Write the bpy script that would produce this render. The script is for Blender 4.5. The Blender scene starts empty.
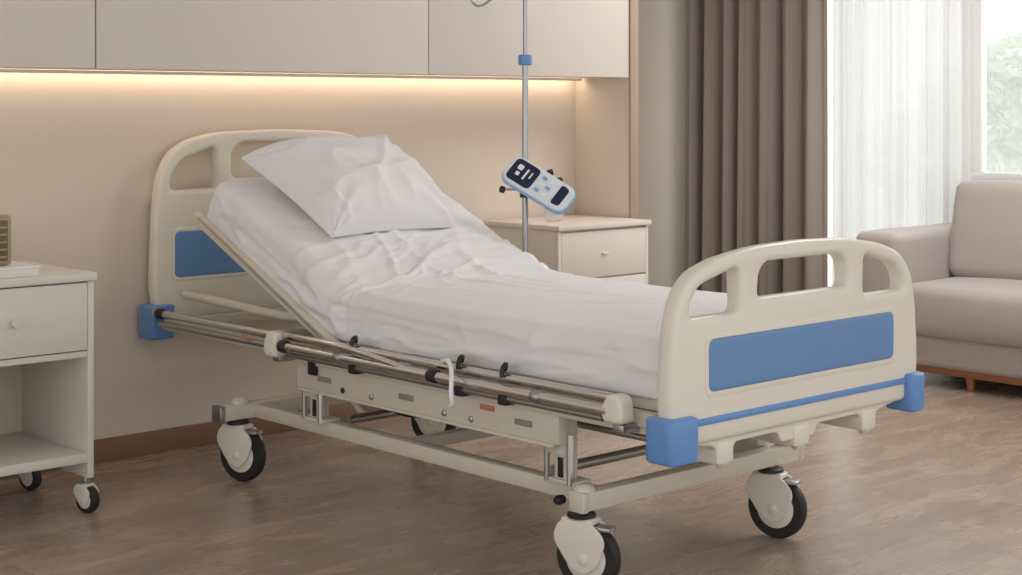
import bpy, bmesh, math, random
from mathutils import Vector, Matrix, noise
random.seed(4)
scene=bpy.context.scene
try: scene.view_settings.view_transform='Standard'
except Exception as e: print(e)

# ---------------------------------------------------------------- materials
def lin(c):
    return tuple(((v/255)/12.92 if v/255<=0.04045 else ((v/255+0.055)/1.055)**2.4) for v in c)
def mat(name,rgb,rough=0.5,metal=0.0,var=0.04,nscale=6.0,bump=0.0,bscale=60.0,coat=0.0,emit=0.0,sheen=0.0,stretch=(1,1,1)):
    m=bpy.data.materials.new(name); m.use_nodes=True
    nt=m.node_tree; n=nt.nodes; L=nt.links
    p=n['Principled BSDF']; c=lin(rgb)
    tc=n.new('ShaderNodeTexCoord'); mp=n.new('ShaderNodeMapping'); mp.inputs['Scale'].default_value=stretch
    L.new(tc.outputs['Object'],mp.inputs['Vector'])
    nz=n.new('ShaderNodeTexNoise'); nz.inputs['Scale'].default_value=nscale; nz.inputs['Detail'].default_value=4
    L.new(mp.outputs[0],nz.inputs['Vector'])
    mx=n.new('ShaderNodeMix'); mx.data_type='RGBA'
    mx.inputs[6].default_value=(*[v*(1-var) for v in c],1); mx.inputs[7].default_value=(*[min(1,v*(1+var)) for v in c],1)
    L.new(nz.outputs['Fac'],mx.inputs[0]); L.new(mx.outputs[2],p.inputs['Base Color'])
    p.inputs['Roughness'].default_value=rough; p.inputs['Metallic'].default_value=metal
    p.inputs['Coat Weight'].default_value=coat
    p.inputs['Sheen Weight'].default_value=sheen
    if emit>0:
        p.inputs['Emission Color'].default_value=(*c,1); p.inputs['Emission Strength'].default_value=emit
    if bump>0:
        b=n.new('ShaderNodeBump'); b.inputs['Strength'].default_value=bump; b.inputs['Distance'].default_value=0.004
        n2=n.new('ShaderNodeTexNoise'); n2.inputs['Scale'].default_value=bscale; n2.inputs['Detail'].default_value=3
        L.new(mp.outputs[0],n2.inputs['Vector']); L.new(n2.outputs['Fac'],b.inputs['Height']); L.new(b.outputs[0],p.inputs['Normal'])
    return m

M_board=mat('bed_plastic_cream',(228,221,208),0.36,var=0.02)
M_frame=mat('bed_paint_cream',(216,208,194),0.33,var=0.02)
M_blue=mat('bed_plastic_blue',(100,146,204),0.33,var=0.03)
M_blue2=mat('bed_panel_blue',(102,142,190),0.40,var=0.03)
M_chrome=mat('chrome',(216,215,214),0.2,1.0,var=0.02)
M_pole=mat('pole_stainless',(168,168,170),0.24,1.0,var=0.02)
M_steel=mat('steel_dull',(176,175,173),0.34,1.0,var=0.03)
M_black=mat('black_plastic',(28,28,30),0.4,var=0.1)
M_rubber=mat('tyre_rubber',(34,33,33),0.6,var=0.1)
M_orange=mat('label_orange',(190,130,95),0.5)
M_sheet=mat('white_bed_linen',(232,231,233),0.85,var=0.01,bump=0.06,bscale=18,sheen=0.1)
M_pillow=mat('white_pillow_linen',(234,233,234),0.85,var=0.01,bump=0.06,bscale=14,sheen=0.1)
M_cab=mat('cabinet_lacquer',(221,213,203),0.45,var=0.02)
M_cabin=mat('cabinet_inner',(208,195,178),0.55,var=0.03)
M_upper=mat('upper_cabinet_laminate',(217,208,200),0.5,var=0.01)
M_gap=mat('shadow_gap',(150,140,128),0.8)
M_wall=mat('wall_paint_beige',(221,208,194),0.8,var=0.01,nscale=2,bump=0.03,bscale=150)
M_wall2=mat('wall_paint_side',(222,212,201),0.8,var=0.01,nscale=2,bump=0.03,bscale=150)
M_ceil=mat('ceiling_paint',(238,237,235),0.9,var=0.01)
M_base=mat('baseboard_wood',(132,102,80),0.5,var=0.12,nscale=10,stretch=(1,8,8))
M_wood=mat('sofa_leg_wood',(150,100,68),0.45,var=0.15,nscale=8,stretch=(8,1,8))
M_woodp=mat('panel_edge_wood',(170,148,128),0.5,var=0.08,nscale=6,stretch=(8,8,1))
M_sofa=mat('sofa_fabric',(182,172,166),0.9,var=0.05,nscale=40,bump=0.3,bscale=260,sheen=0.2)
M_curt=mat('curtain_fabric',(160,147,138),0.9,var=0.04,nscale=30,bump=0.15,bscale=300,sheen=0.2)
M_white=mat('white_frame_paint',(240,240,238),0.4,var=0.01)
M_gold=mat('clock_case_taupe',(168,148,116),0.35,0.2)
M_dark=mat('dark_face',(104,94,78),0.4)
M_paper=mat('book_paper',(226,222,214),0.7)
M_navy=mat('controller_navy',(26,36,68),0.3,var=0.05)
M_ctrl=mat('controller_shell',(226,232,240),0.35,var=0.01)
M_ltblue=mat('controller_trim_blue',(140,180,220),0.35)
M_led=mat('led_strip',(255,232,204),0.5,emit=6.5)
M_ground=mat('ground_outside',(226,230,222),0.9,var=0.04)
def leaf_mat():
    m=bpy.data.materials.new('leaf_overexposed'); m.use_nodes=True
    nt=m.node_tree;n=nt.nodes;L=nt.links; n.clear()
    o=n.new('ShaderNodeOutputMaterial'); d=n.new('ShaderNodeBsdfDiffuse'); t=n.new('ShaderNodeBsdfTranslucent')
    w=n.new('ShaderNodeTexNoise'); w.inputs['Scale'].default_value=3
    mx=n.new('ShaderNodeMix'); mx.data_type='RGBA'; mx.inputs[6].default_value=(*lin((172,194,164)),1); mx.inputs[7].default_value=(*lin((224,234,218)),1)  # greens paled so the foliage looks overexposed, brightness put into colour
    L.new(w.outputs['Fac'],mx.inputs[0])
    for q in (d,t): L.new(mx.outputs[2],q.inputs['Color'])
    a=n.new('ShaderNodeMixShader'); a.inputs[0].default_value=0.5; L.new(d.outputs[0],a.inputs[1]); L.new(t.outputs[0],a.inputs[2])
    L.new(a.outputs[0],o.inputs[0]); return m
M_leaf=leaf_mat()
def veil(name,col,t0,t1,trl,scale):
    m=bpy.data.materials.new(name); m.use_nodes=True
    nt=m.node_tree;n=nt.nodes;L=nt.links; n.clear()
    o=n.new('ShaderNodeOutputMaterial'); d=n.new('ShaderNodeBsdfDiffuse'); t=n.new('ShaderNodeBsdfTranslucent'); tr=n.new('ShaderNodeBsdfTransparent')
    for q in (d,t): q.inputs['Color'].default_value=(*lin(col),1)
    w=n.new('ShaderNodeTexNoise'); w.inputs['Scale'].default_value=scale
    a=n.new('ShaderNodeMixShader'); a.inputs[0].default_value=trl; L.new(d.outputs[0],a.inputs[1]); L.new(t.outputs[0],a.inputs[2])
    r=n.new('ShaderNodeMapRange'); r.inputs[3].default_value=t0; r.inputs[4].default_value=t1; L.new(w.outputs['Fac'],r.inputs[0])
    b=n.new('ShaderNodeMixShader'); L.new(r.outputs[0],b.inputs[0]); L.new(a.outputs[0],b.inputs[1]); L.new(tr.outputs[0],b.inputs[2])
    L.new(b.outputs[0],o.inputs[0]); return m
M_sheer=veil('sheer_voile',(240,241,243),0.10,0.20,0.58,400)
M_pane=veil('glare_veil_pane',(250,252,252),0.72,0.78,0.9,2)  # white veil mixed into the pane imitates an overexposed view outside

def floor_mat():
    m=bpy.data.materials.new('floor_wood_planks'); m.use_nodes=True
    nt=m.node_tree;n=nt.nodes;L=nt.links;p=n['Principled BSDF']
    tc=n.new('ShaderNodeTexCoord'); mp=n.new('ShaderNodeMapping'); mp.inputs['Location'].default_value=(0.13,0.07,0)
    L.new(tc.outputs['Object'],mp.inputs[0])
    br=n.new('ShaderNodeTexBrick'); br.inputs['Scale'].default_value=1.0; br.offset=0.37
    br.inputs['Brick Width'].default_value=1.35; br.inputs['Row Height'].default_value=0.23
    br.inputs['Mortar Size'].default_value=0.0014; br.inputs['Mortar Smooth'].default_value=0.3; br.inputs['Bias'].default_value=0
    br.inputs['Color1'].default_value=(*lin((176,158,144)),1); br.inputs['Color2'].default_value=(*lin((163,145,131)),1)
    br.inputs['Mortar'].default_value=(*lin((126,109,97)),1)
    L.new(mp.outputs[0],br.inputs['Vector'])
    mp2=n.new('ShaderNodeMapping'); mp2.inputs['Scale'].default_value=(1.0,3.0,1); L.new(tc.outputs['Object'],mp2.inputs[0])
    off=n.new('ShaderNodeVectorMath'); off.operation='ADD'
    L.new(mp2.outputs[0],off.inputs[0]); L.new(br.outputs['Color'],off.inputs[1])
    nz=n.new('ShaderNodeTexNoise'); nz.inputs['Scale'].default_value=2.4; nz.inputs['Detail'].default_value=10; nz.inputs['Roughness'].default_value=0.66; nz.inputs['Distortion'].default_value=0.8
    L.new(off.outputs[0],nz.inputs['Vector'])
    cr=n.new('ShaderNodeValToRGB'); cr.color_ramp.elements[0].position=0.3; cr.color_ramp.elements[0].color=(0.68,0.66,0.63,1)
    cr.color_ramp.elements[1].position=0.68; cr.color_ramp.elements[1].color=(1.12,1.12,1.12,1)
    L.new(nz.outputs['Fac'],cr.inputs[0])
    mx=n.new('ShaderNodeMix'); mx.data_type='RGBA'; mx.blend_type='MULTIPLY'; mx.inputs[0].default_value=1
    L.new(br.outputs['Color'],mx.inputs[6]); L.new(cr.outputs[0],mx.inputs[7]); L.new(mx.outputs[2],p.inputs['Base Color'])
    r=n.new('ShaderNodeMapRange'); r.inputs[3].default_value=0.18; r.inputs[4].default_value=0.36
    L.new(nz.outputs['Fac'],r.inputs[0]); L.new(r.outputs[0],p.inputs['Roughness'])
    b=n.new('ShaderNodeBump'); b.inputs['Strength'].default_value=0.15; b.inputs['Distance'].default_value=0.002; b.invert=True
    L.new(br.outputs['Fac'],b.inputs['Height']); L.new(b.outputs[0],p.inputs['Normal'])
    return m
M_floor=floor_mat()

# ---------------------------------------------------------------- helpers
def empty(name,loc=(0,0,0)):
    e=bpy.data.objects.new(name,None); e.location=loc; e.empty_display_size=0.1
    scene.collection.objects.link(e); return e
def link(name,me,m,parent=None,smooth=True,ang=35):
    o=bpy.data.objects.new(name,me); scene.collection.objects.link(o)
    if m is not None: me.materials.clear(); me.materials.append(m)
    if smooth:
        for p in me.polygons: p.use_smooth=True
        me.set_sharp_from_angle(angle=math.radians(ang))
    if parent:
        o.parent=parent; o.matrix_parent_inverse=Matrix.Translation(-parent.location)
    return o
def rot(ax,deg): return Matrix.Rotation(math.radians(deg),4,ax)
def box(name,lo,hi,m,parent=None,bev=0.004,seg=2,R=None,piv=None):
    bm=bmesh.new(); bmesh.ops.create_cube(bm,size=1)
    c=[(a+b)/2 for a,b in zip(lo,hi)]; s=[abs(b-a) for a,b in zip(lo,hi)]
    bmesh.ops.scale(bm,vec=s,verts=bm.verts)
    if bev>0: bmesh.ops.bevel(bm,geom=bm.edges[:],offset=min(bev,min(s)*0.49),segments=seg,profile=0.5,affect='EDGES')
    bmesh.ops.translate(bm,vec=c,verts=bm.verts)
    if R is not None:
        pv=Vector(piv if piv else c)
        bmesh.ops.transform(bm,matrix=Matrix.Translation(pv)@R@Matrix.Translation(-pv),verts=bm.verts)
    me=bpy.data.meshes.new(name); bm.to_mesh(me); bm.free()
    return link(name,me,m,parent)
def tube(name,pts,r,m,parent=None,seg=14,smoothpts=0):
    pts=[Vector(p) for p in pts]
    if smoothpts:
        q=[]
        P=[pts[0]]+pts+[pts[-1]]
        for i in range(1,len(P)-2):
            for k in range(smoothpts):
                t=k/smoothpts; a,b,c,d=P[i-1],P[i],P[i+1],P[i+2]
                q.append(0.5*((2*b)+(c-a)*t+(2*a-5*b+4*c-d)*t*t+(3*b-a-3*c+d)*t**3))
        q.append(pts[-1]); pts=q
    bm=bmesh.new(); rings=[]
    up=None
    for i,p in enumerate(pts):
        t=(pts[min(i+1,len(pts)-1)]-pts[max(i-1,0)]).normalized()
        if up is None:
            up=Vector((0,0,1)) if abs(t.z)<0.9 else Vector((1,0,0))
        sx=t.cross(up).normalized(); up=sx.cross(t).normalized()
        rings.append([bm.verts.new(p+(sx*math.cos(a)+up*math.sin(a))*r) for a in [2*math.pi*k/seg for k in range(seg)]])
    for a,b in zip(rings,rings[1:]):
        for k in range(seg): bm.faces.new((a[k],a[(k+1)%seg],b[(k+1)%seg],b[k]))
    bm.faces.new(rings[0][::-1]); bm.faces.new(rings[-1])
    bmesh.ops.recalc_face_normals(bm,faces=bm.faces)
    me=bpy.data.meshes.new(name); bm.to_mesh(me); bm.free()
    return link(name,me,m,parent,ang=50)
def lathe(name,prof,origin,axis,m,parent=None,seg=36):
    ax=Vector(axis).normalized(); u=ax.orthogonal().normalized(); v=ax.cross(u)
    bm=bmesh.new(); rings=[]
    for r,h in prof:
        rings.append([bm.verts.new(Vector(origin)+ax*h+(u*math.cos(2*math.pi*k/seg)+v*math.sin(2*math.pi*k/seg))*max(r,1e-4)) for k in range(seg)])
    for a,b in zip(rings,rings[1:]):
        for k in range(seg): bm.faces.new((a[k],a[(k+1)%seg],b[(k+1)%seg],b[k]))
    bm.faces.new(rings[0][::-1]); bm.faces.new(rings[-1])
    bmesh.ops.recalc_face_normals(bm,faces=bm.faces)
    me=bpy.data.meshes.new(name); bm.to_mesh(me); bm.free()
    return link(name,me,m,parent,ang=40)
def fillet(pts,r,n=6):
    out=[]; N=len(pts)
    for i in range(N):
        p=Vector(pts[i]);a=Vector(pts[i-1]);b=Vector(pts[(i+1)%N])
        rr=r[i] if isinstance(r,(list,tuple)) else r
        d=min(rr,(a-p).length*0.45,(b-p).length*0.45)
        A=p+(a-p).normalized()*d; B=p+(b-p).normalized()*d
        for k in range(n+1):
            t=k/n; out.append(tuple(A*(1-t)**2+p*2*t*(1-t)+B*t*t))
    return out
def prism(name,outline,holes,thick,bev,M4,m,parent=None):
    cu=bpy.data.curves.new(name+'_c','CURVE'); cu.dimensions='2D'; cu.fill_mode='BOTH'
    cu.extrude=max(thick/2-bev,0.0001); cu.bevel_depth=bev; cu.bevel_resolution=2; cu.offset=-bev
    for poly in [outline]+holes:
        sp=cu.splines.new('POLY'); sp.points.add(len(poly)-1)
        for q,pt in zip(sp.points,poly): q.co=(pt[0],pt[1],0,1)
        sp.use_cyclic_u=True
    o=bpy.data.objects.new('tmp',cu); scene.collection.objects.link(o)
    dg=bpy.context.evaluated_depsgraph_get(); me=bpy.data.meshes.new_from_object(o.evaluated_get(dg))
    bpy.data.objects.remove(o,do_unlink=True); bpy.data.curves.remove(cu)
    me.name=name; me.transform(M4)
    bm=bmesh.new(); bm.from_mesh(me); bmesh.ops.remove_doubles(bm,verts=bm.verts,dist=1e-5)
    bmesh.ops.recalc_face_normals(bm,faces=bm.faces); bm.to_mesh(me); bm.free()
    return link(name,me,m,parent)
XZ=Matrix(((1,0,0,0),(0,0,-1,0),(0,1,0,0),(0,0,0,1)))
YZ=Matrix(((0,0,1,0),(1,0,0,0),(0,1,0,0),(0,0,0,1)))
def T(x,y,z): return Matrix.Translation((x,y,z))

# ---------------------------------------------------------------- room
WY=1.40; CY=1.05; WX=3.85; FY=2.50; PX=1.76
box('floor',(-5,-5,-0.1),(4.0,2.7,0.0),M_floor,bev=0)
box('ceiling',(-5,-3.2,2.7),(4.0,2.7,2.8),M_ceil,bev=0)
box('wall_back',(-5,WY,0),(PX+0.04,WY+0.12,2.7),M_wall,bev=0)
box('wall_return',(PX+0.0,WY+0.12,0),(PX+0.12,FY,2.7),M_wall2,bev=0)
box('wall_far',(PX,FY,0),(4.0,FY+0.12,2.7),M_wall2,bev=0)
box('baseboard_back',(-5,WY-0.014,0),(PX-0.001,WY-0.0005,0.085),M_base,bev=0.003)
box('baseboard_far',(PX+0.125,FY-0.014,0),(WX,FY-0.0005,0.085),M_base,bev=0.003)
sp=empty('niche_side_panel',(PX+0.02,1.2,0))
box('panel_core',(PX,CY+0.004,0),(PX+0.05,WY-0.001,2.7),M_wall,sp,bev=0.001)
box('panel_edge',(PX-0.001,CY-0.008,0),(PX+0.051,CY+0.004,2.7),M_woodp,sp,bev=0.001)
wy0,wym,wy1,wz0,wz1=-2.2,0.62,2.2,0.90,2.45
box('wall_window',(WX,wy1,0),(WX+0.15,FY,2.7),M_wall2,bev=0)
box('wall_window.001',(WX,-5,0),(WX+0.15,wy0,2.7),M_wall2,bev=0)
box('wall_window.002',(WX,wy0,0),(WX+0.15,wym,wz0),M_wall2,bev=0)
box('wall_window.003',(WX,wy0,wz1),(WX+0.15,wy1,2.7),M_wall2,bev=0)
w=empty('window_1',(WX+0.07,0,1.6))
box('frame_rail_1',(WX+0.05,wy0,wz0),(WX+0.11,wym,wz0+0.05),M_white,w)
box('frame_rail_2',(WX+0.05,wy0,wz1-0.06),(WX+0.11,wym,wz1),M_white,w)
for i,yy in enumerate([wy0+0.03,-0.9,wym-0.03]):
    box('frame_stile_%d'%(i+1),(WX+0.052,yy-0.03,wz0+0.05),(WX+0.108,yy+0.03,wz1-0.06),M_white,w)
box('sill',(WX-0.10,wy0-0.03,wz0-0.035),(WX+0.05,wym,wz0+0.0),M_white,w,bev=0.008)
box('pane',(WX+0.078,wy0+0.02,wz0+0.03),(WX+0.082,wym-0.02,wz1-0.03),M_pane,w,bev=0)
w2=empty('window_2',(WX+0.07,1.4,1.2))
box('frame_rail_1',(WX+0.05,wym,0.0),(WX+0.11,wy1,0.08),M_white,w2)
box('frame_rail_2',(WX+0.05,wym,wz1-0.06),(WX+0.11,wy1,wz1),M_white,w2)
for i,yy in enumerate([wym+0.03,1.42,wy1-0.03]):
    box('frame_stile_%d'%(i+1),(WX+0.052,yy-0.03,0.08),(WX+0.108,yy+0.03,wz1-0.06),M_white,w2)
box('pane',(WX+0.078,wym+0.02,0.04),(WX+0.082,wy1-0.02,wz1-0.03),M_pane,w2,bev=0)
uc=empty('wall_cabinet',(0,1.2,2))
box('carcass',(-4.8,CY+0.02,1.425),(PX-0.001,WY-0.001,2.7),M_upper,uc,bev=0.001)
xs=[-3.80,-2.34,-0.876,0.586,PX-0.001]
prev=-4.8
for i,x in enumerate(xs):
    box('door_panel_%d'%(i+1),(prev+0.003,CY,1.424),(x-0.003,CY+0.018,2.69),M_upper,uc,bev=0.0015)
    prev=x
box('led_diffuser',(-4.7,1.345,1.415),(PX-0.02,1.375,1.4245),M_led,uc,bev=0.002)
box('led_channel',(-4.7,1.334,1.412),(PX-0.02,1.3445,1.4245),M_white,uc,bev=0.001)

# ---------------------------------------------------------------- curtains
def drape(name,y0,y1,xc,amp,folds,z0,z1,m,n=260,seed=0,nz=24):
    bm=bmesh.new(); cols=[]
    for i in range(n+1):
        t=i/n; y=y0+(y1-y0)*t
        ph=2*math.pi*folds*t+0.7*math.sin(5.1*t+seed)+0.4*math.sin(11*t)
        col=[]
        for k in range(nz+1):
            q=k/nz; z=z0+(z1-z0)*q
            a=amp*(1.0-0.35*q)*(0.8+0.3*math.sin(3*t*folds+seed))
            s=math.sin(ph+0.25*math.sin(2.3*q+t*7))
            x=xc+a*(abs(s)**0.75*(1 if s>0 else -1))+0.25*a*math.sin(2.7*ph+q)
            col.append(bm.verts.new((x,y+0.012*math.cos(ph)*(1-q),z)))
        cols.append(col)
    for a,b in zip(cols,cols[1:]):
        for k in range(nz): bm.faces.new((a[k],b[k],b[k+1],a[k+1]))
    me=bpy.data.meshes.new(name); bm.to_mesh(me); bm.free()
    return link(name,me,m,None,ang=80)
drape('blackout_curtain',1.372,2.335,3.64,0.060,7.0,0.002,2.614,M_curt,seed=1)
drape('sheer_curtain',0.57,1.355,3.715,0.036,8,0.002,2.614,M_sheer,seed=2)
box('trim_curtain_track',(3.58,-2.4,2.615),(3.80,2.45,2.70),M_white,bev=0.003)

# ---------------------------------------------------------------- outside
box('ground_outside',(4.0,-8,-0.3),(16,12,-0.2),M_ground,bev=0)
def bush(name,c,r,n):
    bm=bmesh.new()
    for i in range(n):
        d=Vector((random.gauss(0,1),random.gauss(0,1),random.gauss(0,1))).normalized()
        rr=r*(0.5+0.5*random.random())*(0.8+0.45*noise.noise(d*2.2+Vector(c)))
        p=Vector(c)+Vector((d.x*rr,d.y*rr,d.z*rr*1.1))
        a=Vector((random.gauss(0,1),random.gauss(0,1),random.gauss(0,1))).normalized(); b=a.orthogonal().normalized()
        s=0.05+0.05*random.random()
        bm.faces.new([bm.verts.new(p+a*s),bm.verts.new(p+b*s*0.5),bm.verts.new(p-a*s),bm.verts.new(p-b*s*0.5)])
    me=bpy.data.meshes.new(name); bm.to_mesh(me); bm.free()
    e=empty(name,(c[0],c[1],-0.2))
    link('foliage',me,M_leaf,e,smooth=False)
    tube('trunk',[(c[0],c[1],-0.2),(c[0]+0.03,c[1],c[2]*0.5),(c[0],c[1],c[2]+0.2)],0.06,M_ground,e)
bush('garden_tree',(7.3,2.35,1.25),0.62,1500)
bush('garden_tree.001',(7.9,1.2,1.0),0.75,1500)
bush('garden_tree.002',(8.3,3.5,0.8),0.8,1500)

# ---------------------------------------------------------------- bed
bed=empty('hospital_bed',(0,0,0))
def board(tag,y,thk,cx,panel,zt,zhole_s,zhole_c):
    raw=[(x,z) for x,z in zt]+[(-x,z) for x,z in zt[::-1] if x!=0]
    out=fillet(raw,0.05,5)
    hs=fillet(zhole_s,0.028,6); hl=fillet([(-x,z) for x,z in zhole_s],0.028,6)
    hc=fillet(zhole_c,0.03,6)
    prism(tag,out,[hs,hl,hc],thk,0.016,T(cx,y,0)@XZ,M_board,bed)
    x0,x1,z0,z1=panel
    pp=fillet([(x0,z0),(x1,z0),(x1,z1),(x0,z1)],0.022,6)
    prism(tag+'_panel',pp,[],thk+0.008,0.004,T(0,y,0)@XZ,M_blue2,bed)
    # raised moulding line framing the panel
    fr=[(x0-0.014,z0-0.014),(x1+0.014,z0-0.014),(x1+0.014,z1+0.014),(x0-0.014,z1+0.014)]
    prism(tag+'_panel_frame',fillet(fr,0.03,6),[pp],thk+0.005,0.002,T(0,y,0)@XZ,M_board,bed)
FBY=-1.225
zt=[(0.47,0.445),(0.53,0.455),(0.543,0.56),(0.530,0.74),(0.508,0.82),(0.455,0.877),(0.36,0.908),(0.20,0.930),(0.0,0.936)]
board('footboard',FBY,0.055,0,(-0.40,0.41,0.575,0.708),zt,
      [(0.27,0.765),(0.465,0.765),(0.465,0.80),(0.43,0.845),(0.275,0.885)],
      [(-0.20,0.795),(0.20,0.795),(0.19,0.865),(0.16,0.89),(-0.16,0.89),(-0.19,0.865)])
box('footboard_stripe',(-0.50,FBY-0.033,0.494),(0.50,FBY+0.028,0.512),M_blue,bed,bev=0.004)
HBY=1.335
zt=[(0.45,0.50),(0.53,0.52),(0.548,0.64),(0.535,0.92),(0.52,1.04),(0.475,1.125),(0.40,1.17),(0.28,1.197),(0.0,1.206)]
board('headboard',HBY,0.055,0.04,(-0.42,0.46,0.66,0.83),zt,
      [(0.27,0.985),(0.475,0.985),(0.475,1.03),(0.43,1.095),(0.28,1.148)],
      [(-0.21,1.02),(0.21,1.02),(0.21,1.12),(0.17,1.158),(-0.17,1.158),(-0.21,1.12)])
def bumper(tag,cx,cy,z0,z1,sx,sy):
    pl=fillet([(-sx,-sy),(sx,-sy),(sx,sy),(-sx,sy)],0.028,6)
    prism(tag,pl,[],z1-z0,0.010,T(cx,cy,(z0+z1)/2),M_blue,bed)
for i,(cx,yy,z0,z1,sx) in enumerate([(-0.512,FBY-0.005,0.412,0.525,0.054),(0.505,FBY-0.005,0.412,0.522,0.038),(-0.485,HBY-0.01,0.440,0.565,0.054),(0.53,HBY-0.01,0.445,0.56,0.05)]):
    bumper('bumper_%d'%(i+1),cx,yy,z0,z1,sx,0.052)
prism('foot_skirt',fillet([(-0.46,0.495),(-0.46,0.445),(-0.36,0.43),(-0.345,0.395),(-0.29,0.395),(-0.275,0.43),(-0.10,0.43),(-0.085,0.40),(0.06,0.40),(0.075,0.43),(0.27,0.43),(0.285,0.395),(0.34,0.395),(0.355,0.43),(0.46,0.445),(0.46,0.495)],0.012,3),[],0.035,0.006,T(0,FBY+0.005,0)@XZ,M_board,bed)
for i,x in enumerate([-0.32,0.0,0.31]):
    box('crank_housing_%d'%(i+1),(x-0.035,FBY-0.018,0.38),(x+0.035,FBY+0.20,0.44),M_board,bed,bev=0.01)
    tube('crank_rod_%d'%(i+1),[(x,FBY+0.19,0.405),(x,-0.35,0.405)],0.011,M_steel,bed)
    tube('crank_handle_%d'%(i+1),[(x,FBY-0.01,0.395),(x,FBY+0.005,0.374),(x+0.03,FBY+0.03,0.368),(x+0.06,FBY+0.03,0.368)],0.008,M_board,bed,smoothpts=4)

HY,HZ=0.23,0.55
ANG=24.0
CA,SA=math.cos(math.radians(ANG)),math.sin(math.radians(ANG))
for s in (-1,1):
    k=1 if s<0 else 2
    box('deck_rail_%d'%k,(s*0.47-0.018,-1.19,0.475),(s*0.47+0.018,1.30,0.515),M_frame,bed,bev=0.006)
    Rm=rot('X',ANG)
    box('backrest_rail_%d'%k,(s*0.476-0.014,HY-0.02,HZ-0.036),(s*0.476+0.014,HY+0.905,HZ+0.004),M_frame,bed,bev=0.006,R=Rm,piv=(0,HY,HZ))
    tube('backrest_edge_tube_%d'%k,[(s*0.492,HY+0.03,HZ-0.004),(s*0.492,HY+0.87*CA,HZ-0.004+0.87*SA)],0.005,M_steel,bed)
box('deck_plate',(-0.455,-1.18,0.515),(0.455,HY,0.545),M_frame,bed,bev=0.006)
box('backrest_plate',(-0.45,HY,HZ-0.03),(0.45,HY+0.90,HZ-0.006),M_frame,bed,bev=0.006,R=rot('X',ANG),piv=(0,HY,HZ))
for i,yy in enumerate([-1.15,-0.70,-0.2,0.25,0.75,1.27]):
    box('deck_cross_%d'%(i+1),(-0.46,yy-0.018,0.477),(0.46,yy+0.018,0.513),M_frame,bed,bev=0.005)
tube('head_frame_loop',[(-0.40,1.27,0.60),(-0.40,0.62,0.585),(-0.38,0.56,0.585),(0.38,0.56,0.585),(0.40,0.62,0.585),(0.40,1.27,0.60)],0.016,M_frame,bed)
for s in (-1,1):
    tube('backrest_strut_%d'%(1 if s<0 else 2),[(s*0.25,0.60,0.47),(s*0.25,0.78,HZ+0.55*math.tan(math.radians(ANG))-0.035)],0.012,M_steel,bed)
for s in (-1,1):
    k=1 if s<0 else 2
    box('side_beam_%d'%k,(s*0.445-0.022,-0.78,0.372),(s*0.445+0.022,0.46,0.462),M_frame,bed,bev=0.008)
    box('side_beam_lip_%d'%k,(s*0.452-0.025,-1.12,0.455),(s*0.452+0.025,0.52,0.477),M_frame,bed,bev=0.005)
    box('side_beam_flange_%d'%k,(s*0.468-0.006,-0.76,0.366),(s*0.468+0.006,0.44,0.376),M_frame,bed,bev=0.003)
    for j,yy in enumerate([-0.64,-0.12,0.30]):
        box('beam_slot_%d_%d'%(k,j),(s*0.468-0.002,yy-0.035,0.408),(s*0.468+0.002,yy+0.035,0.425),M_gap,bed,bev=0.001)
    box('beam_label_%d'%k,(s*0.468-0.003,-0.52,0.430),(s*0.468+0.003,-0.46,0.446),M_orange,bed,bev=0.001)
    box('beam_latch_%d'%k,(s*0.472-0.010,0.335,0.425),(s*0.472+0.010,0.375,0.475),M_black,bed,bev=0.004)
    for j,yy in enumerate([0.20,0.05,-0.30,-0.42]):
        lathe('beam_bolt_%d_%d'%(k,j),[(0.009,0),(0.009,0.005),(0.005,0.008)],(s*0.466,yy,0.395),(s,0,0),M_steel if j else M_black,bed,seg=16)
for s in (-1,1):
    for j,(yy) in enumerate([-0.74,0.42]):
        k='%d_%d'%(1 if s<0 else 2,j+1)
        box('lift_post_'+k,(s*0.40-0.02,yy-0.028,0.255),(s*0.40+0.02,yy+0.028,0.42),M_frame,bed,bev=0.006)
        box('lift_sleeve_'+k,(s*0.415-0.026,yy-0.036,0.34),(s*0.415+0.026,yy+0.036,0.45),M_frame,bed,bev=0.006)
        box('lift_slot_'+k,(s*0.421-0.002,yy-0.010,0.275),(s*0.421+0.002,yy+0.010,0.33),M_black,bed,bev=0.001)
        tube('lift_rod_'+k,[(s*0.428,yy-0.045,0.262),(s*0.428,yy-0.045,0.40)],0.010,M_chrome,bed)
        tube('lift_rodb_'+k,[(s*0.428,yy+0.047,0.262),(s*0.428,yy+0.047,0.40)],0.008,M_steel,bed)
        lathe('lift_bolt_'+k,[(0.014,0),(0.014,0.01),(0.008,0.014)],(s*0.44,yy,0.385),(s,0,0),M_black,bed,seg=18)
        box('lift_foot_'+k,(s*0.395-0.035,yy-0.06,0.258),(s*0.395+0.035,yy+0.06,0.272),M_frame,bed,bev=0.004)
    # swing-arm linkages between base and upper frame
    tube('lift_arm_%d'%(1 if s<0 else 2),[(s*0.30,-0.66,0.275),(s*0.30,-0.36,0.455)],0.013,M_frame,bed)
    tube('lift_arm_b_%d'%(1 if s<0 else 2),[(s*0.30,0.30,0.275),(s*0.30,0.58,0.455)],0.013,M_frame,bed)
for j,(yy,zz) in enumerate([(-0.66,0.275),(-0.36,0.455),(0.30,0.275),(0.58,0.455)]):
    tube('torsion_bar_%d'%(j+1),[(-0.37,yy,zz),(0.37,yy,zz)],0.015,M_frame if j%2 else M_steel,bed)
for s in (-1,1):
    k=1 if s<0 else 2
    box('base_rail_%d'%k,(s*0.385-0.024,-0.86,0.215),(s*0.385+0.024,0.87,0.262),M_frame,bed,bev=0.006)
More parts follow.
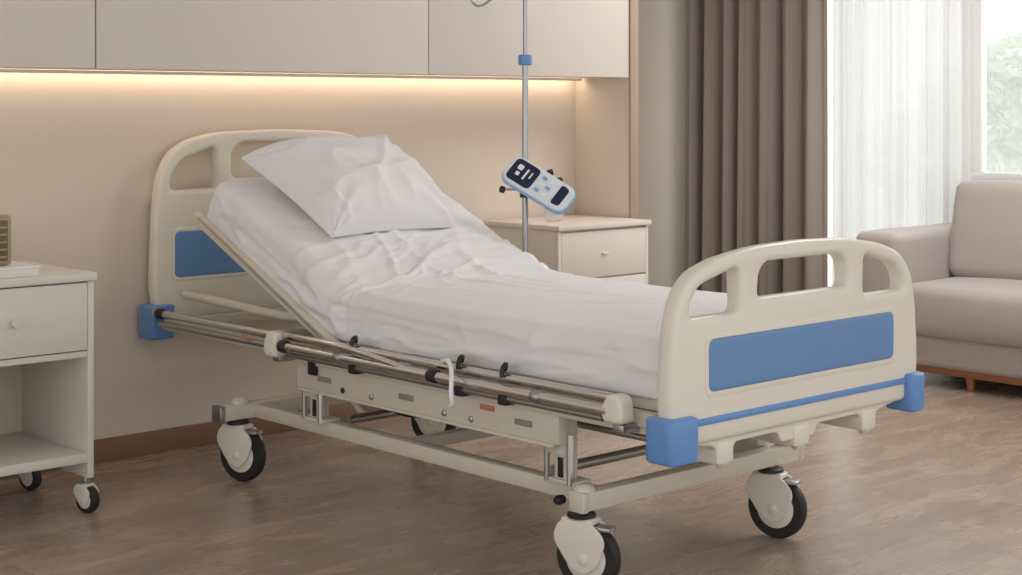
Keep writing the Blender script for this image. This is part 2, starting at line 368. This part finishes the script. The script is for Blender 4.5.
for k,(yy,hw) in enumerate([(-0.86,0.47),(0.83,0.53)]):
    box('base_cross_%d'%(k+1),(-hw,yy-0.026,0.212),(hw,yy+0.026,0.264),M_frame,bed,bev=0.007)
    for s in (-1,1):
        box('base_endcap_%d_%d'%(k+1,s+1),(s*hw-0.012,yy-0.028,0.210),(s*hw+0.012,yy+0.028,0.266),M_frame if k==0 else M_steel,bed,bev=0.005)
box('base_cross_mid',(-0.38,-0.02,0.22),(0.38,0.02,0.258),M_frame,bed,bev=0.005)
lathe('base_knob',[(0.012,0),(0.014,0.02),(0.008,0.03)],(-0.47,-0.80,0.235),(-1,0,0),M_black,bed,seg=16)
box('actuator_box',(-0.07,0.02,0.31),(0.07,0.30,0.44),M_frame,bed,bev=0.018,seg=3)
tube('actuator_rod',[(0,0.28,0.38),(0,0.57,0.45)],0.018,M_steel,bed)
box('motor_box',(-0.20,-0.34,0.33),(-0.06,-0.10,0.42),M_black,bed,bev=0.018,seg=3)
tube('control_cable',[(-0.13,-0.12,0.36),(-0.18,0.05,0.30),(-0.22,0.25,0.29),(-0.15,0.40,0.38),(0.0,0.45,0.43)],0.005,M_black,bed,smoothpts=6)
def caster(tag,x,y,yaw,par,r=0.092,w=0.040,top=0.215,sc=1.0,mh=M_board):
    def tr(o):
        o.data.transform(T(x,y,0)@rot('Z',yaw)@T(-x,-y,0)); return o
    wy=y-0.022*sc
    h=w/2
    tr(lathe(tag+'_tyre',[(r*0.66,-h),(r*0.92,-h),(r*0.985,-h*0.6),(r,-h*0.2),(r,h*0.2),(r*0.985,h*0.6),(r*0.92,h),(r*0.66,h)],(x,wy,r),(1,0,0),M_rubber,par,seg=48))
    tr(lathe(tag+'_hub',[(r*0.15,-h*1.12),(r*0.60,-h*1.12),(r*0.68,-h*0.9),(r*0.68,h*0.9),(r*0.60,h*1.12),(r*0.15,h*1.12)],(x,wy,r),(1,0,0),mh,par,seg=40))
    pl=fillet([(wy-r*0.42,r*0.80),(wy+r*0.05,r*0.50),(wy+r*0.52,r*0.80),(y+r*0.80,r*1.55),(y+r*0.55,r*2.10),(y-r*0.45,r*2.10),(wy-r*0.72,r*1.60)],r*0.36,6)
    for s in (-1,1):
        tr(prism(tag+'_fork_%d'%(1 if s<0 else 2),pl,[],0.010*sc,0.003*sc,T(x+s*(h+0.009*sc),0,0)@YZ,mh,par))
        tr(lathe(tag+'_axle_%d'%(1 if s<0 else 2),[(r*0.17,0),(r*0.17,0.004*sc),(r*0.1,0.007*sc)],(x+s*(h+0.013*sc),wy,r),(s,0,0),mh,par,seg=18))
    tr(box(tag+'_crown',(x-h-0.012*sc,y-r*0.50,r*1.92),(x+h+0.012*sc,y+r*0.55,r*2.15),mh,par,bev=0.010*sc,seg=3))
    tr(lathe(tag+'_swivel',[(r*0.42,0),(r*0.42,r*0.10),(r*0.25,r*0.16)],(x,y,r*2.14),(0,0,1),M_black if sc==1 else M_steel,par,seg=24))
    tr(lathe(tag+'_stem',[(0.013*sc,0),(0.013*sc,top-r*2.15)],(x,y,r*2.15),(0,0,1),M_steel,par,seg=16))
    if sc==1:
        tr(box(tag+'_brake',(x-0.022,y-r*1.02,r*1.82),(x+0.022,y-r*0.4,r*1.95),M_steel,par,bev=0.004))
caster('caster_1',-0.458,-0.858,18,bed)
caster('caster_2',0.335,-0.872,14,bed)
caster('caster_3',-0.455,0.825,18,bed)
caster('caster_4',0.400,0.825,26,bed)
for k,(x,y) in enumerate([(-0.447,-0.86),(0.42,-0.86),(-0.445,0.83),(0.412,0.83)]):
    lathe('corner_cap_%d'%(k+1),[(0.028,0),(0.030,0.008),(0.022,0.018),(0.010,0.022)],(x,y,0.262),(0,0,1),M_board,bed,seg=24)

for s in (-1,1):
    k='a' if s<0 else 'b'
    def P(x,y,z): return (s*x,y,z)
    tube('siderail_tube_top_'+k,[P(0.525,-1.05,0.548),P(0.525,0.50,0.548)],0.0125,M_chrome,bed)
    tube('siderail_tube_mid_'+k,[P(0.552,-1.05,0.520),P(0.552,0.40,0.520)],0.0145,M_chrome,bed)
    tube('siderail_tube_low_'+k,[P(0.520,-1.00,0.490),P(0.520,0.46,0.490)],0.010,M_steel,bed)
    tube('siderail_head_tube_'+k,[P(0.535,0.50,0.545),P(0.530,1.26,0.545)],0.0135,M_chrome,bed)
    tube('siderail_head_tube_b_'+k,[P(0.545,0.50,0.512),P(0.545,1.20,0.512)],0.010,M_steel,bed)
    for j,(yy,z0,z1) in enumerate([(-1.07,0.490,0.566),(0.47,0.480,0.566)]):
        pl=fillet([(-0.038,z0),(0.035,z0),(0.042,(z0+z1)/2),(0.015,z1),(-0.03,z1-0.006)],0.02,5)
        prism('siderail_bracket_%s_%d'%(k,j),pl,[],0.052,0.010,T(s*0.538,yy,0)@YZ,M_board,bed)
        box('siderail_mount_%s_%d'%(k,j),(s*0.50-0.04,yy-0.02,0.462),(s*0.50+0.04,yy+0.02,0.486),M_steel,bed,bev=0.004)
    for j,yy in enumerate([-0.37,0.385]):
        lathe('siderail_clamp_%s_%d'%(k,j),[(0.017,0),(0.020,0.004),(0.020,0.034),(0.017,0.038)],(s*0.552,yy,0.520),(0,1,0),M_black,bed,seg=20)
    for j,yy in enumerate([-0.80,0.09]):
        lathe('siderail_collar_%s_%d'%(k,j),[(0.015,0),(0.0175,0.003),(0.0175,0.03),(0.015,0.033)],(s*0.552,yy,0.520),(0,1,0),M_steel,bed,seg=20)
    for j,yy in enumerate([-0.62,-0.435,0.07]):
        tube('siderail_clip_%s_%d'%(k,j),[P(0.50,yy+0.02,0.565),P(0.515,yy,0.582),P(0.535,yy-0.01,0.576),P(0.540,yy-0.01,0.550)],0.007,M_black,bed,smoothpts=4)
        box('siderail_foot_%s_%d'%(k,j),(s*0.505-0.028,yy-0.018,0.470),(s*0.505+0.028,yy+0.018,0.500),M_black,bed,bev=0.005)
    for j,yy in enumerate([1.20]):
        lathe('siderail_ring_%s_%d'%(k,j),[(0.019,0),(0.020,0.004),(0.020,0.026),(0.019,0.03)],(s*0.533,yy,0.545),(0,1,0),M_black,bed,seg=20)
    tube('siderail_post_'+k,[P(0.55,-0.30,0.515),P(0.56,0.02,0.553),P(0.55,0.30,0.556),P(0.53,0.44,0.552)],0.010,M_chrome,bed,smoothpts=5)
    tube('siderail_lever_'+k,[P(0.53,-0.36,0.56),P(0.555,-0.42,0.572),P(0.585,-0.47,0.55),P(0.60,-0.485,0.50),P(0.60,-0.49,0.47),P(0.592,-0.475,0.455)],0.0065,M_white,bed,smoothpts=6)
    box('siderail_label_'+k,(s*0.556-0.003,0.60,0.525),(s*0.556+0.003,0.64,0.533),M_orange,bed,bev=0.001)

# mattress with sheet
def nz3(x,y,z,s): return noise.noise(Vector((x*s,y*s,z*s)))
def crease(v,k,p=2.0):
    return max(0,1-abs(v)*k)**p
def wr(x,s):
    wx=x+0.16*nz3(x,s,1.3,2.2); ws=s+0.16*nz3(x,s,7.1,2.0)
    m1=max(0,min(1,0.55+1.8*nz3(x,s,12.0,1.7)))
    calm=0.55+0.45*max(0,min(1,(s+0.45)/0.45))      # flatter toward the foot
    v=0.006*nz3(x,s,2.0,2.2)
    v+=calm*0.009*m1*crease(nz3(wx*1.4,ws*0.45,3.0,3.0),4.8,1.2)
    v+=calm*0.007*(1.1-m1)*crease(nz3(wx*1.1+0.8*ws,ws*0.8-0.4*wx,9.0,3.6),4.8,1.2)
    hb=math.exp(-((s-0.20)/0.24)**2)
    v+=hb*0.018*crease(nz3(wx*0.7+0.4*ws,ws*2.0-0.5*wx,5.0,3.0),4.8,1.2)
    v+=hb*0.011*crease(nz3(wx*1.0-0.7*ws,ws*2.8,15.0,3.8),5.2,1.2)
    hb2=math.exp(-((s-0.58)/0.30)**2)
    v+=hb2*0.011*crease(nz3(wx*1.7-ws*1.3,ws*0.9+wx*0.5,6.0,2.6),5,1.2)
    v+=hb2*0.007*crease(nz3(wx*1.0+ws*1.6,ws*0.6-wx*0.8,26.0,3.4),5,1.2)
    return v
def sidewr(s,zf,sg):
    u=s+0.10*zf*nz3(s,1.0,3.0*sg,3.0)+0.05*nz3(s,zf,sg,4)
    hb=math.exp(-((s-0.12)/0.25)**2)
    d=0.012*nz3(u,0.2*zf,4.0*sg,2.6)
    d+=(0.007+0.014*hb)*crease(nz3(u,0.25*zf,22.0*sg,4.4),4.2,1.2)
    d+=0.006*crease(nz3(u*0.6+0.5*zf,zf*1.0,40.0*sg,4.0),4.5,1.2)
    return d
def mattress():
    L0,L1=-1.400,0.925; t=0.152; hw=0.462
    n=460
    ss=[L0+(L1-L0)*i/n for i in range(n+1)]
    ds=ss[1]-ss[0]; i0=min(range(n+1),key=lambda i:abs(ss[i]))
    def ang(s): 
        u=min(1,max(0,(s+0.03)/0.18)); u=u*u*(3-2*u); return math.radians(ANG)*u
    P=[None]*(n+1); P[i0]=Vector((HY-0.06,HZ-0.002))
    for i in range(i0+1,n+1): a=ang(ss[i]-ds/2); P[i]=P[i-1]+Vector((math.cos(a),math.sin(a)))*ds
    for i in range(i0-1,-1,-1): P[i]=P[i+1]-Vector((1,0))*ds
    rc=0.042; poly=[]
    def arc(cx,cz,a0,a1,k): 
        for i in range(k+1):
            a=a0+(a1-a0)*i/k; poly.append((cx+rc*math.cos(a),cz+rc*math.sin(a)))
    NT=150; NS=14
    arc(hw-rc,t-rc,0,math.pi/2,8)
    for i in range(1,NT): poly.append(((hw-rc)*(1-2*i/NT),t))
    arc(-hw+rc,t-rc,math.pi/2,math.pi,8)
    for i in range(1,NS): poly.append((-hw-0.006*i/NS,(t-rc)*(1-i/NS)))
    poly.append((-hw-0.004,0.0)); poly.append((-hw+0.03,-0.004))
    for i in range(1,12): poly.append(((-hw+0.03)*(1-2*i/12),-0.002))
    poly.append((hw-0.03,-0.004)); poly.append((hw+0.004,0.0))
    for i in range(NS-1,0,-1): poly.append((hw+0.006*i/NS,(t-rc)*(1-i/NS)))
    bm=bmesh.new(); rings=[]
    for i,s in enumerate(ss):
        a=ang(s); N=Vector((-math.sin(a),math.cos(a)))
        e=min(s-L0,L1-s); q=1.0; rr=0.035
        if e<rr: q=math.sqrt(max(0,1-((rr-e)/rr)**2))
        inset=rr*(1-q)
        ring=[]
        for (x,z) in poly:
            edge=min(1,max(0,(abs(x)-hw+0.05)/0.05))
            xx=x*(1-inset/hw); zz=t/2+(z-t/2)*(1-inset*2/t*0.95)
            if z>0.005:
                w=wr(x,s)
                crown=0.012*(1-(x/hw)**2)
                zz+=(w*(1-edge*0.6)+crown)
                zf=z/t
                sw=sidewr(s,zf,1 if x>0 else -1)*edge*min(1,zf*5)*q
                xx+=math.copysign(1,x)*(sw+w*edge*0.4)
            y=P[i].x+N.x*zz; Z=P[i].y+N.y*zz
            ring.append(bm.verts.new((xx,y,Z)))
        rings.append(ring)
    K=len(poly)
    for a,b in zip(rings,rings[1:]):
        for k in range(K): bm.faces.new((a[k],a[(k+1)%K],b[(k+1)%K],b[k]))
    bm.faces.new(rings[0][::-1]); bm.faces.new(rings[-1])
    bmesh.ops.recalc_face_normals(bm,faces=bm.faces)
    me=bpy.data.meshes.new('mattress'); bm.to_mesh(me); bm.free()
    return link('mattress_with_sheet',me,M_sheet,bed,ang=80)
mattress()

# pillow
def pillow():
    U,V=150,120; hx,hy,H=0.300,0.252,0.150
    def surf(u,v,top):
        x=hx*u*(1-0.05*(1-v*v)+0.02*v*v*u*u)*(1+0.10*v); y=hy*v*(1-0.06*(1-u*u)+0.02*u*u*v*v)
        f=((1-abs(u)**3.2)*(1-abs(v)**3.2))
        f=max(0,f)**0.46
        z=f*(H if top else -0.035)
        if top:
            r=math.hypot(u,v)
            z+=f**0.6*0.014*crease(nz3(x*1.2+y*0.6,y-x*0.3,4.4,5),4.0,1.2)*min(1,r+0.3)
            z+=f*0.022*nz3(x,y,1.1,4.0)
            for cu,cv in ((-1,-1),(1,-1),(-1,1),(1,1)):
                d=math.hypot(u-cu,v-cv); a=math.atan2(v-cv,u-cu)
                z+=f**0.5*0.009*math.exp(-(d/0.7)**2)*math.sin(a*12+3*nz3(x,y,cu,5))
            z+=f*0.012*crease((u+0.45+0.35*v+0.3*nz3(x,y,8,4)),5,1.3)
            z+=f*0.010*crease((u-0.25-0.5*v+0.3*nz3(x,y,18,4)),6,1.3)
            z+=f*0.010*crease((v+0.35-0.4*u+0.3*nz3(x,y,28,4)),6,1.3)
        return Vector((x,y,z))
    bm=bmesh.new(); g={}
    for top in (1,0):
        for i in range(U+1):
            for j in range(V+1):
                b=(i in(0,U)) or (j in (0,V))
                if b and top==0: g[(i,j,0)]=g[(i,j,1)]; continue
                g[(i,j,top)]=bm.verts.new(surf(math.sin((i/U*2-1)*math.pi/2*0.999),math.sin((j/V*2-1)*math.pi/2*0.999),top))
    for top in (1,0):
        for i in range(U):
            for j in range(V):
                f=[g[(i,j,top)],g[(i+1,j,top)],g[(i+1,j+1,top)],g[(i,j+1,top)]]
                bm.faces.new(f if top else f[::-1])
    M4=T(-0.045,0.695,0.986)@rot('X',ANG+6)@rot('Z',1)
    bmesh.ops.transform(bm,matrix=M4,verts=bm.verts)
    bmesh.ops.recalc_face_normals(bm,faces=bm.faces)
    me=bpy.data.meshes.new('pillow'); bm.to_mesh(me); bm.free()
    return link('pillow',me,M_pillow,None,ang=120)
pillow()

# ---------------------------------------------------------------- IV pole + controller
ivx,ivy=0.565,0.46
iv=empty('iv_pole',(ivx,ivy,0.3))
tube('lower_pole',[(ivx,ivy,0.34),(ivx,ivy,1.47)],0.0115,M_pole,iv)
tube('upper_pole',[(ivx,ivy,1.46),(ivx,ivy,1.80)],0.0085,M_pole,iv)
lathe('height_clamp',[(0.020,0),(0.026,0.005),(0.026,0.035),(0.020,0.04)],(ivx,ivy,1.448),(0,0,1),M_blue,iv)
lathe('clamp_knob',[(0.008,0),(0.008,0.02),(0.012,0.022),(0.012,0.030)],(ivx+0.018,ivy+0.015,1.468),(1,1,0),M_blue,iv,seg=18)
for j in range(3):
    a=math.radians(j*120+137.5); dx,dy=math.cos(a),math.sin(a); zo=-0.008 if j==0 else 0.03
    tube('hook_%d'%(j+1),[(ivx,ivy,1.80),(ivx+dx*0.06,ivy+dy*0.06,1.77+zo),(ivx+dx*0.13,ivy+dy*0.13,1.70+zo),(ivx+dx*0.17,ivy+dy*0.17,1.678+zo),(ivx+dx*0.195,ivy+dy*0.195,1.69+zo),(ivx+dx*0.20,ivy+dy*0.20,1.72+zo)],0.0045,M_pole,iv,smoothpts=5)
box('bed_bracket',(0.46,ivy-0.02,0.40),(ivx+0.02,ivy+0.02,0.43),M_steel,iv,bev=0.004)
box('bed_bracket_b',(0.48,ivy-0.02,0.485),(ivx+0.02,ivy+0.02,0.505),M_steel,iv,bev=0.004)
ct=empty('bed_controller',(ivx,ivy,0.99))
def ctl():
    n=Vector((-0.62,-0.62,0.52)).normalized()
    L=(Vector((0.737,-0.676,0))*0.80+Vector((0,0,-0.66))); L=(L-n*L.dot(n)).normalized()
    W=n.cross(L).normalized()
    c=Vector((ivx-0.01,ivy-0.085,1.004))
    M4=Matrix(((L.x,W.x,n.x,c.x),(L.y,W.y,n.y,c.y),(L.z,W.z,n.z,c.z),(0,0,0,1)))
    hl,hw=0.142,0.062
    out=fillet([(-hl,-hw),(hl,-hw*0.95),(hl,hw*0.95),(-hl,hw)],0.042,8)
    prism('shell_back',out,[],0.022,0.006,M4@T(0,0,-0.004),M_ltblue,ct)
    prism('shell_front',[(x*0.97,y*0.93) for x,y in out],[],0.014,0.004,M4@T(0,0,0.011),M_ctrl,ct)
    scr=fillet([(-hl*0.86,-hw*0.76),(-hl*0.12,-hw*0.76),(-hl*0.12,hw*0.76),(-hl*0.86,hw*0.76)],0.020,6)
    prism('screen',scr,[],0.004,0.001,M4@T(0,0,0.0185),M_navy,ct)
    prism('bottom_key',fillet([(hl*0.55,-hw*0.70),(hl*0.80,-hw*0.62),(hl*0.80,hw*0.62),(hl*0.55,hw*0.70)],0.012,5),[],0.004,0.001,M4@T(0,0,0.0185),M_navy,ct)
    for i in range(2):
        for j in range(3):
            x=hl*(0.06+0.22*i); y=hw*(-0.45+0.45*j)
            prism('key_%d'%(i*3+j+1),fillet([(x-0.01,y-0.007),(x+0.01,y-0.007),(x+0.01,y+0.007),(x-0.01,y+0.007)],0.004,4),[],0.004,0.001,M4@T(0,0,0.0185),M_white if (i+j)%2 else M_ltblue,ct)
    for i,(x,y,a,b) in enumerate([(-0.64,0.25,0.011,0.011),(-0.62,-0.20,0.008,0.008),(-0.42,0.0,0.004,0.024),(-0.28,0.1,0.003,0.014)]):
        prism('icon_%d'%(i+1),fillet([(x*hl-a,y*hw-b),(x*hl+a,y*hw-b),(x*hl+a,y*hw+b),(x*hl-a,y*hw+b)],0.004,3),[],0.002,0.0005,M4@T(0,0,0.0205),M_white,ct)
    e=c+L*0.07-n*0.03
    box('cradle',(e.x-0.03,e.y-0.02,e.z-0.085),(e.x+0.03,e.y+0.03,e.z+0.01),M_board,ct,bev=0.012,seg=3)
ctl()
tube('mount_arm',[(ivx,ivy,0.985),(ivx+0.0,ivy-0.06,0.98)],0.010,M_black,ct)
tube('mount_arm_b',[(ivx,ivy,0.975),(ivx+0.05,ivy-0.10,0.94)],0.008,M_steel,ct)
lathe('pole_clamp',[(0.02,0),(0.02,0.06)],(ivx,ivy,0.955),(0,0,1),M_black,ct,seg=20)
for i,(a,b,z) in enumerate([(-0.065,0.055,0.985),(0.10,-0.03,1.045),(0.125,-0.055,1.015)]):
    tube('knob_rod_%d'%(i+1),[(ivx,ivy,0.985 if i==0 else 1.0),(ivx+a,ivy+b,z)],0.0045,M_steel,ct)
    lathe('knob_%d'%(i+1),[(0.006,-0.012),(0.013,-0.008),(0.013,0.008),(0.006,0.012)],(ivx+a,ivy+b,z),(a,b,0.02),M_black,ct,seg=18)

# ---------------------------------------------------------------- bedside cabinets
def cabinet_closed():
    x0,x1,y0,y1,zt=1.18,1.740,0.915,1.375,0.79
    c=empty('bedside_cabinet',((x0+x1)/2,(y0+y1)/2,0))
    box('top',(x0-0.008,y0-0.012,zt-0.022),(x1+0.008,y1,zt),M_cab,c,bev=0.004)
    box('carcass',(x0,y0+0.02,0.10),(x1,y1,zt-0.022),M_cab,c,bev=0.003)
    zz=[0.105,0.33,0.555,0.762]
    for i in range(3):
        box('drawer_front_%d'%(i+1),(x0+0.018,y0,zz[i]+0.003),(x1-0.018,y0+0.019,zz[i+1]-0.003),M_cab,c,bev=0.003)
        box('drawer_handle_%d'%(i+1),((x0+x1)/2-0.018,y0-0.010,(zz[i]+zz[i+1])/2-0.005),((x0+x1)/2+0.018,y0,(zz[i]+zz[i+1])/2+0.005),M_cab,c,bev=0.004)
    for i,x in enumerate([x0,x1-0.018]):
        box('side_edge_%d'%(i+1),(x,y0,0.10),(x+0.016,y0+0.02,zt-0.024),M_cab,c,bev=0.002)
    for i,(x,y) in enumerate([(x0+0.05,y0+0.05),(x1-0.05,y0+0.05),(x0+0.05,y1-0.05),(x1-0.05,y1-0.05)]):
        caster('castor_%d'%(i+1),x,y,10*i,c,r=0.035,w=0.022,top=0.10,sc=0.4,mh=M_steel)
cabinet_closed()
def cabinet_open():
    x0,x1,y0,y1,zt=-1.62,-1.040,0.75,1.23,0.768
    c=empty('bedside_cabinet.001',((x0+x1)/2,(y0+y1)/2,0))
    t=0.022
    box('top',(x0-0.006,y0-0.012,zt-0.026),(x1+0.006,y1,zt),M_cab,c,bev=0.004)
    for i,x in enumerate([x0,x1-t]):
        box('side_%d'%(i+1),(x,y0,0.115),(x+t,y1,zt-0.026),M_cab,c,bev=0.003)
    box('back',(x0+t,y1-0.014,0.165),(x1-t,y1-0.001,zt-0.026),M_cabin,c,bev=0.001)
    box('shelf_mid',(x0+t,y0+0.004,0.500),(x1-t,y1-0.014,0.520),M_cab,c,bev=0.002)
    box('shelf_bottom',(x0+t,y0+0.002,0.165),(x1-t,y1-0.014,0.195),M_cab,c,bev=0.003)
    box('drawer_front',(x0+t+0.003,y0-0.004,0.524),(x1-t-0.003,y0+0.016,zt-0.030),M_cab,c,bev=0.003)
    box('drawer_box',(x0+t+0.01,y0+0.016,0.53),(x1-t-0.01,y1-0.03,zt-0.05),M_cabin,c,bev=0.002)
    lathe('drawer_knob',[(0.008,0),(0.008,0.012),(0.016,0.016),(0.014,0.024)],((x0+x1)/2+0.02,y0-0.004,0.632),(0,-1,0),M_cab,c,seg=24)
    for i,(x,y) in enumerate([(x0+0.03,y0+0.035),(x1-0.012,y0+0.035),(x0+0.03,y1-0.04),(x1-0.012,y1-0.04)]):
        caster('castor_%d'%(i+1),x,y,15,c,r=0.043,w=0.030,top=0.118,sc=0.5,mh=M_cab)
cabinet_open()
tr_=empty('book',(-1.35,0.88,0.7685))
box('cover_bottom',(-1.52,0.79,0.7685),(-1.20,1.00,0.772),M_white,tr_,bev=0.001)
box('pages',(-1.518,0.793,0.772),(-1.205,0.997,0.792),M_paper,tr_,bev=0.002)
box('cover_top',(-1.52,0.79,0.792),(-1.20,1.00,0.797),M_white,tr_,bev=0.001)
ck=empty('desk_clock',(-1.36,0.90,0.7975))
box('case',(-1.46,0.86,0.7975),(-1.262,0.94,0.955),M_gold,ck,bev=0.012,seg=3)
box('face',(-1.445,0.856,0.812),(-1.278,0.862,0.94),M_dark,ck,bev=0.003)
for i in range(5):
    box('slat_%d'%(i+1),(-1.44,0.852,0.822+i*0.023),(-1.283,0.857,0.828+i*0.023),M_gold,ck,bev=0.001)

# ---------------------------------------------------------------- sofa
sofa=empty('sofa',(3.3,-0.4,0))
def soft(name,lo,hi,m,par,bev=0.05,puff=0.02,R=None,piv=None,seed=0):
    bm=bmesh.new(); bmesh.ops.create_cube(bm,size=1)
    c=Vector([(a+b)/2 for a,b in zip(lo,hi)]); s=Vector([b-a for a,b in zip(lo,hi)])
    bmesh.ops.scale(bm,vec=s,verts=bm.verts)
    bmesh.ops.bevel(bm,geom=bm.edges[:],offset=bev,segments=5,profile=0.5,affect='EDGES')
    bmesh.ops.subdivide_edges(bm,edges=[e for e in bm.edges if e.calc_length()>0.12],cuts=10,use_grid_fill=True)
    for v in bm.verts:
        q=Vector((v.co.x/s.x*2,v.co.y/s.y*2,v.co.z/s.z*2))
        f=[(1-min(1,abs(q[i]))**2) for i in range(3)]
        d=Vector((q.x*f[1]*f[2],q.y*f[0]*f[2],q.z*f[0]*f[1]))*puff
        v.co+=d+v.co.normalized()*0.004*noise.noise((v.co+c)*5+Vector((seed,0,0)))
    bmesh.ops.translate(bm,vec=c,verts=bm.verts)
    if R is not None:
        pv=Vector(piv or c); bmesh.ops.transform(bm,matrix=Matrix.Translation(pv)@R@Matrix.Translation(-pv),verts=bm.verts)
    me=bpy.data.meshes.new(name); bm.to_mesh(me); bm.free()
    return link(name,me,m,par,ang=60)
SX=2.86
soft('arm_far',(SX-0.03,0.36,0.10),(3.70,0.60,0.700),M_sofa,sofa,bev=0.04,puff=0.006)
soft('arm_near',(SX-0.03,-1.62,0.10),(3.70,-1.39,0.70),M_sofa,sofa,bev=0.04,puff=0.006)
soft('seat_base',(SX+0.03,-1.40,0.09),(3.68,0.37,0.24),M_sofa,sofa,bev=0.03,puff=0.0)
soft('seat_cushion_1',(SX-0.01,-0.515,0.235),(3.50,0.355,0.470),M_sofa,sofa,bev=0.045,puff=0.018)
soft('seat_cushion_2',(SX-0.01,-1.385,0.235),(3.50,-0.525,0.470),M_sofa,sofa,bev=0.045,puff=0.018,seed=4)
soft('back_frame',(3.50,-1.40,0.12),(3.70,0.37,0.86),M_sofa,sofa,bev=0.05,puff=0.0)
soft('back_cushion_1',(3.27,-0.515,0.46),(3.49,0.355,0.925),M_sofa,sofa,bev=0.05,puff=0.018,R=rot('Y',9))
soft('back_cushion_2',(3.27,-1.385,0.46),(3.49,-0.525,0.925),M_sofa,sofa,bev=0.05,puff=0.018,R=rot('Y',9),seed=7)
box('plinth_front',(SX+0.05,-1.58,0.060),(SX+0.09,0.55,0.10),M_wood,sofa,bev=0.004)
box('plinth_back',(3.60,-1.58,0.060),(3.64,0.55,0.10),M_wood,sofa,bev=0.004)
for i,(x,y) in enumerate([(SX+0.07,0.50),(SX+0.07,0.03),(SX+0.07,-1.5),(3.62,0.50),(3.62,-1.5)]):
    lathe('leg_%d'%(i+1),[(0.014,0),(0.022,0.065)],(x,y,0.0),(0,0,1),M_wood,sofa,seg=20)

# ---------------------------------------------------------------- light
wd=bpy.data.worlds.new('world'); scene.world=wd; wd.use_nodes=True
bg=wd.node_tree.nodes['Background']; bg.inputs[0].default_value=(1.0,0.992,0.98,1); bg.inputs[1].default_value=1.20
def area(name,loc,tgt,size,sizey,power,col):
    l=bpy.data.lights.new(name,'AREA'); l.shape='RECTANGLE'; l.size=size; l.size_y=sizey; l.energy=power; l.color=col
    o=bpy.data.objects.new(name,l); scene.collection.objects.link(o); o.location=loc
    o.rotation_euler=(Vector(tgt)-Vector(loc)).to_track_quat('-Z','Y').to_euler(); return o
sun=bpy.data.lights.new('sun','SUN'); sun.energy=1.9; sun.angle=math.radians(22); sun.color=(1,0.98,0.95)
so=bpy.data.objects.new('sun_light',sun); scene.collection.objects.link(so)
so.rotation_euler=Vector((-0.84,0.10,-0.50)).to_track_quat('-Z','Y').to_euler()
area('added_fill_light',(2.1,-0.2,2.66),(1.6,-0.1,0),1.0,1.6,56,(1,0.98,0.95))  # added overhead fill lamp with no fixture, brightens bed and back right

# ---------------------------------------------------------------- camera
cam=bpy.data.cameras.new('camera'); co=bpy.data.objects.new('camera',cam); scene.collection.objects.link(co)
co.location=(-3.465,-3.86,1.3); co.rotation_euler=(math.radians(90),0,math.radians(-42.5))
cam.sensor_width=36; cam.lens=1583/1022*36; cam.shift_y=-182.5/1022; cam.clip_start=0.05
scene.camera=co
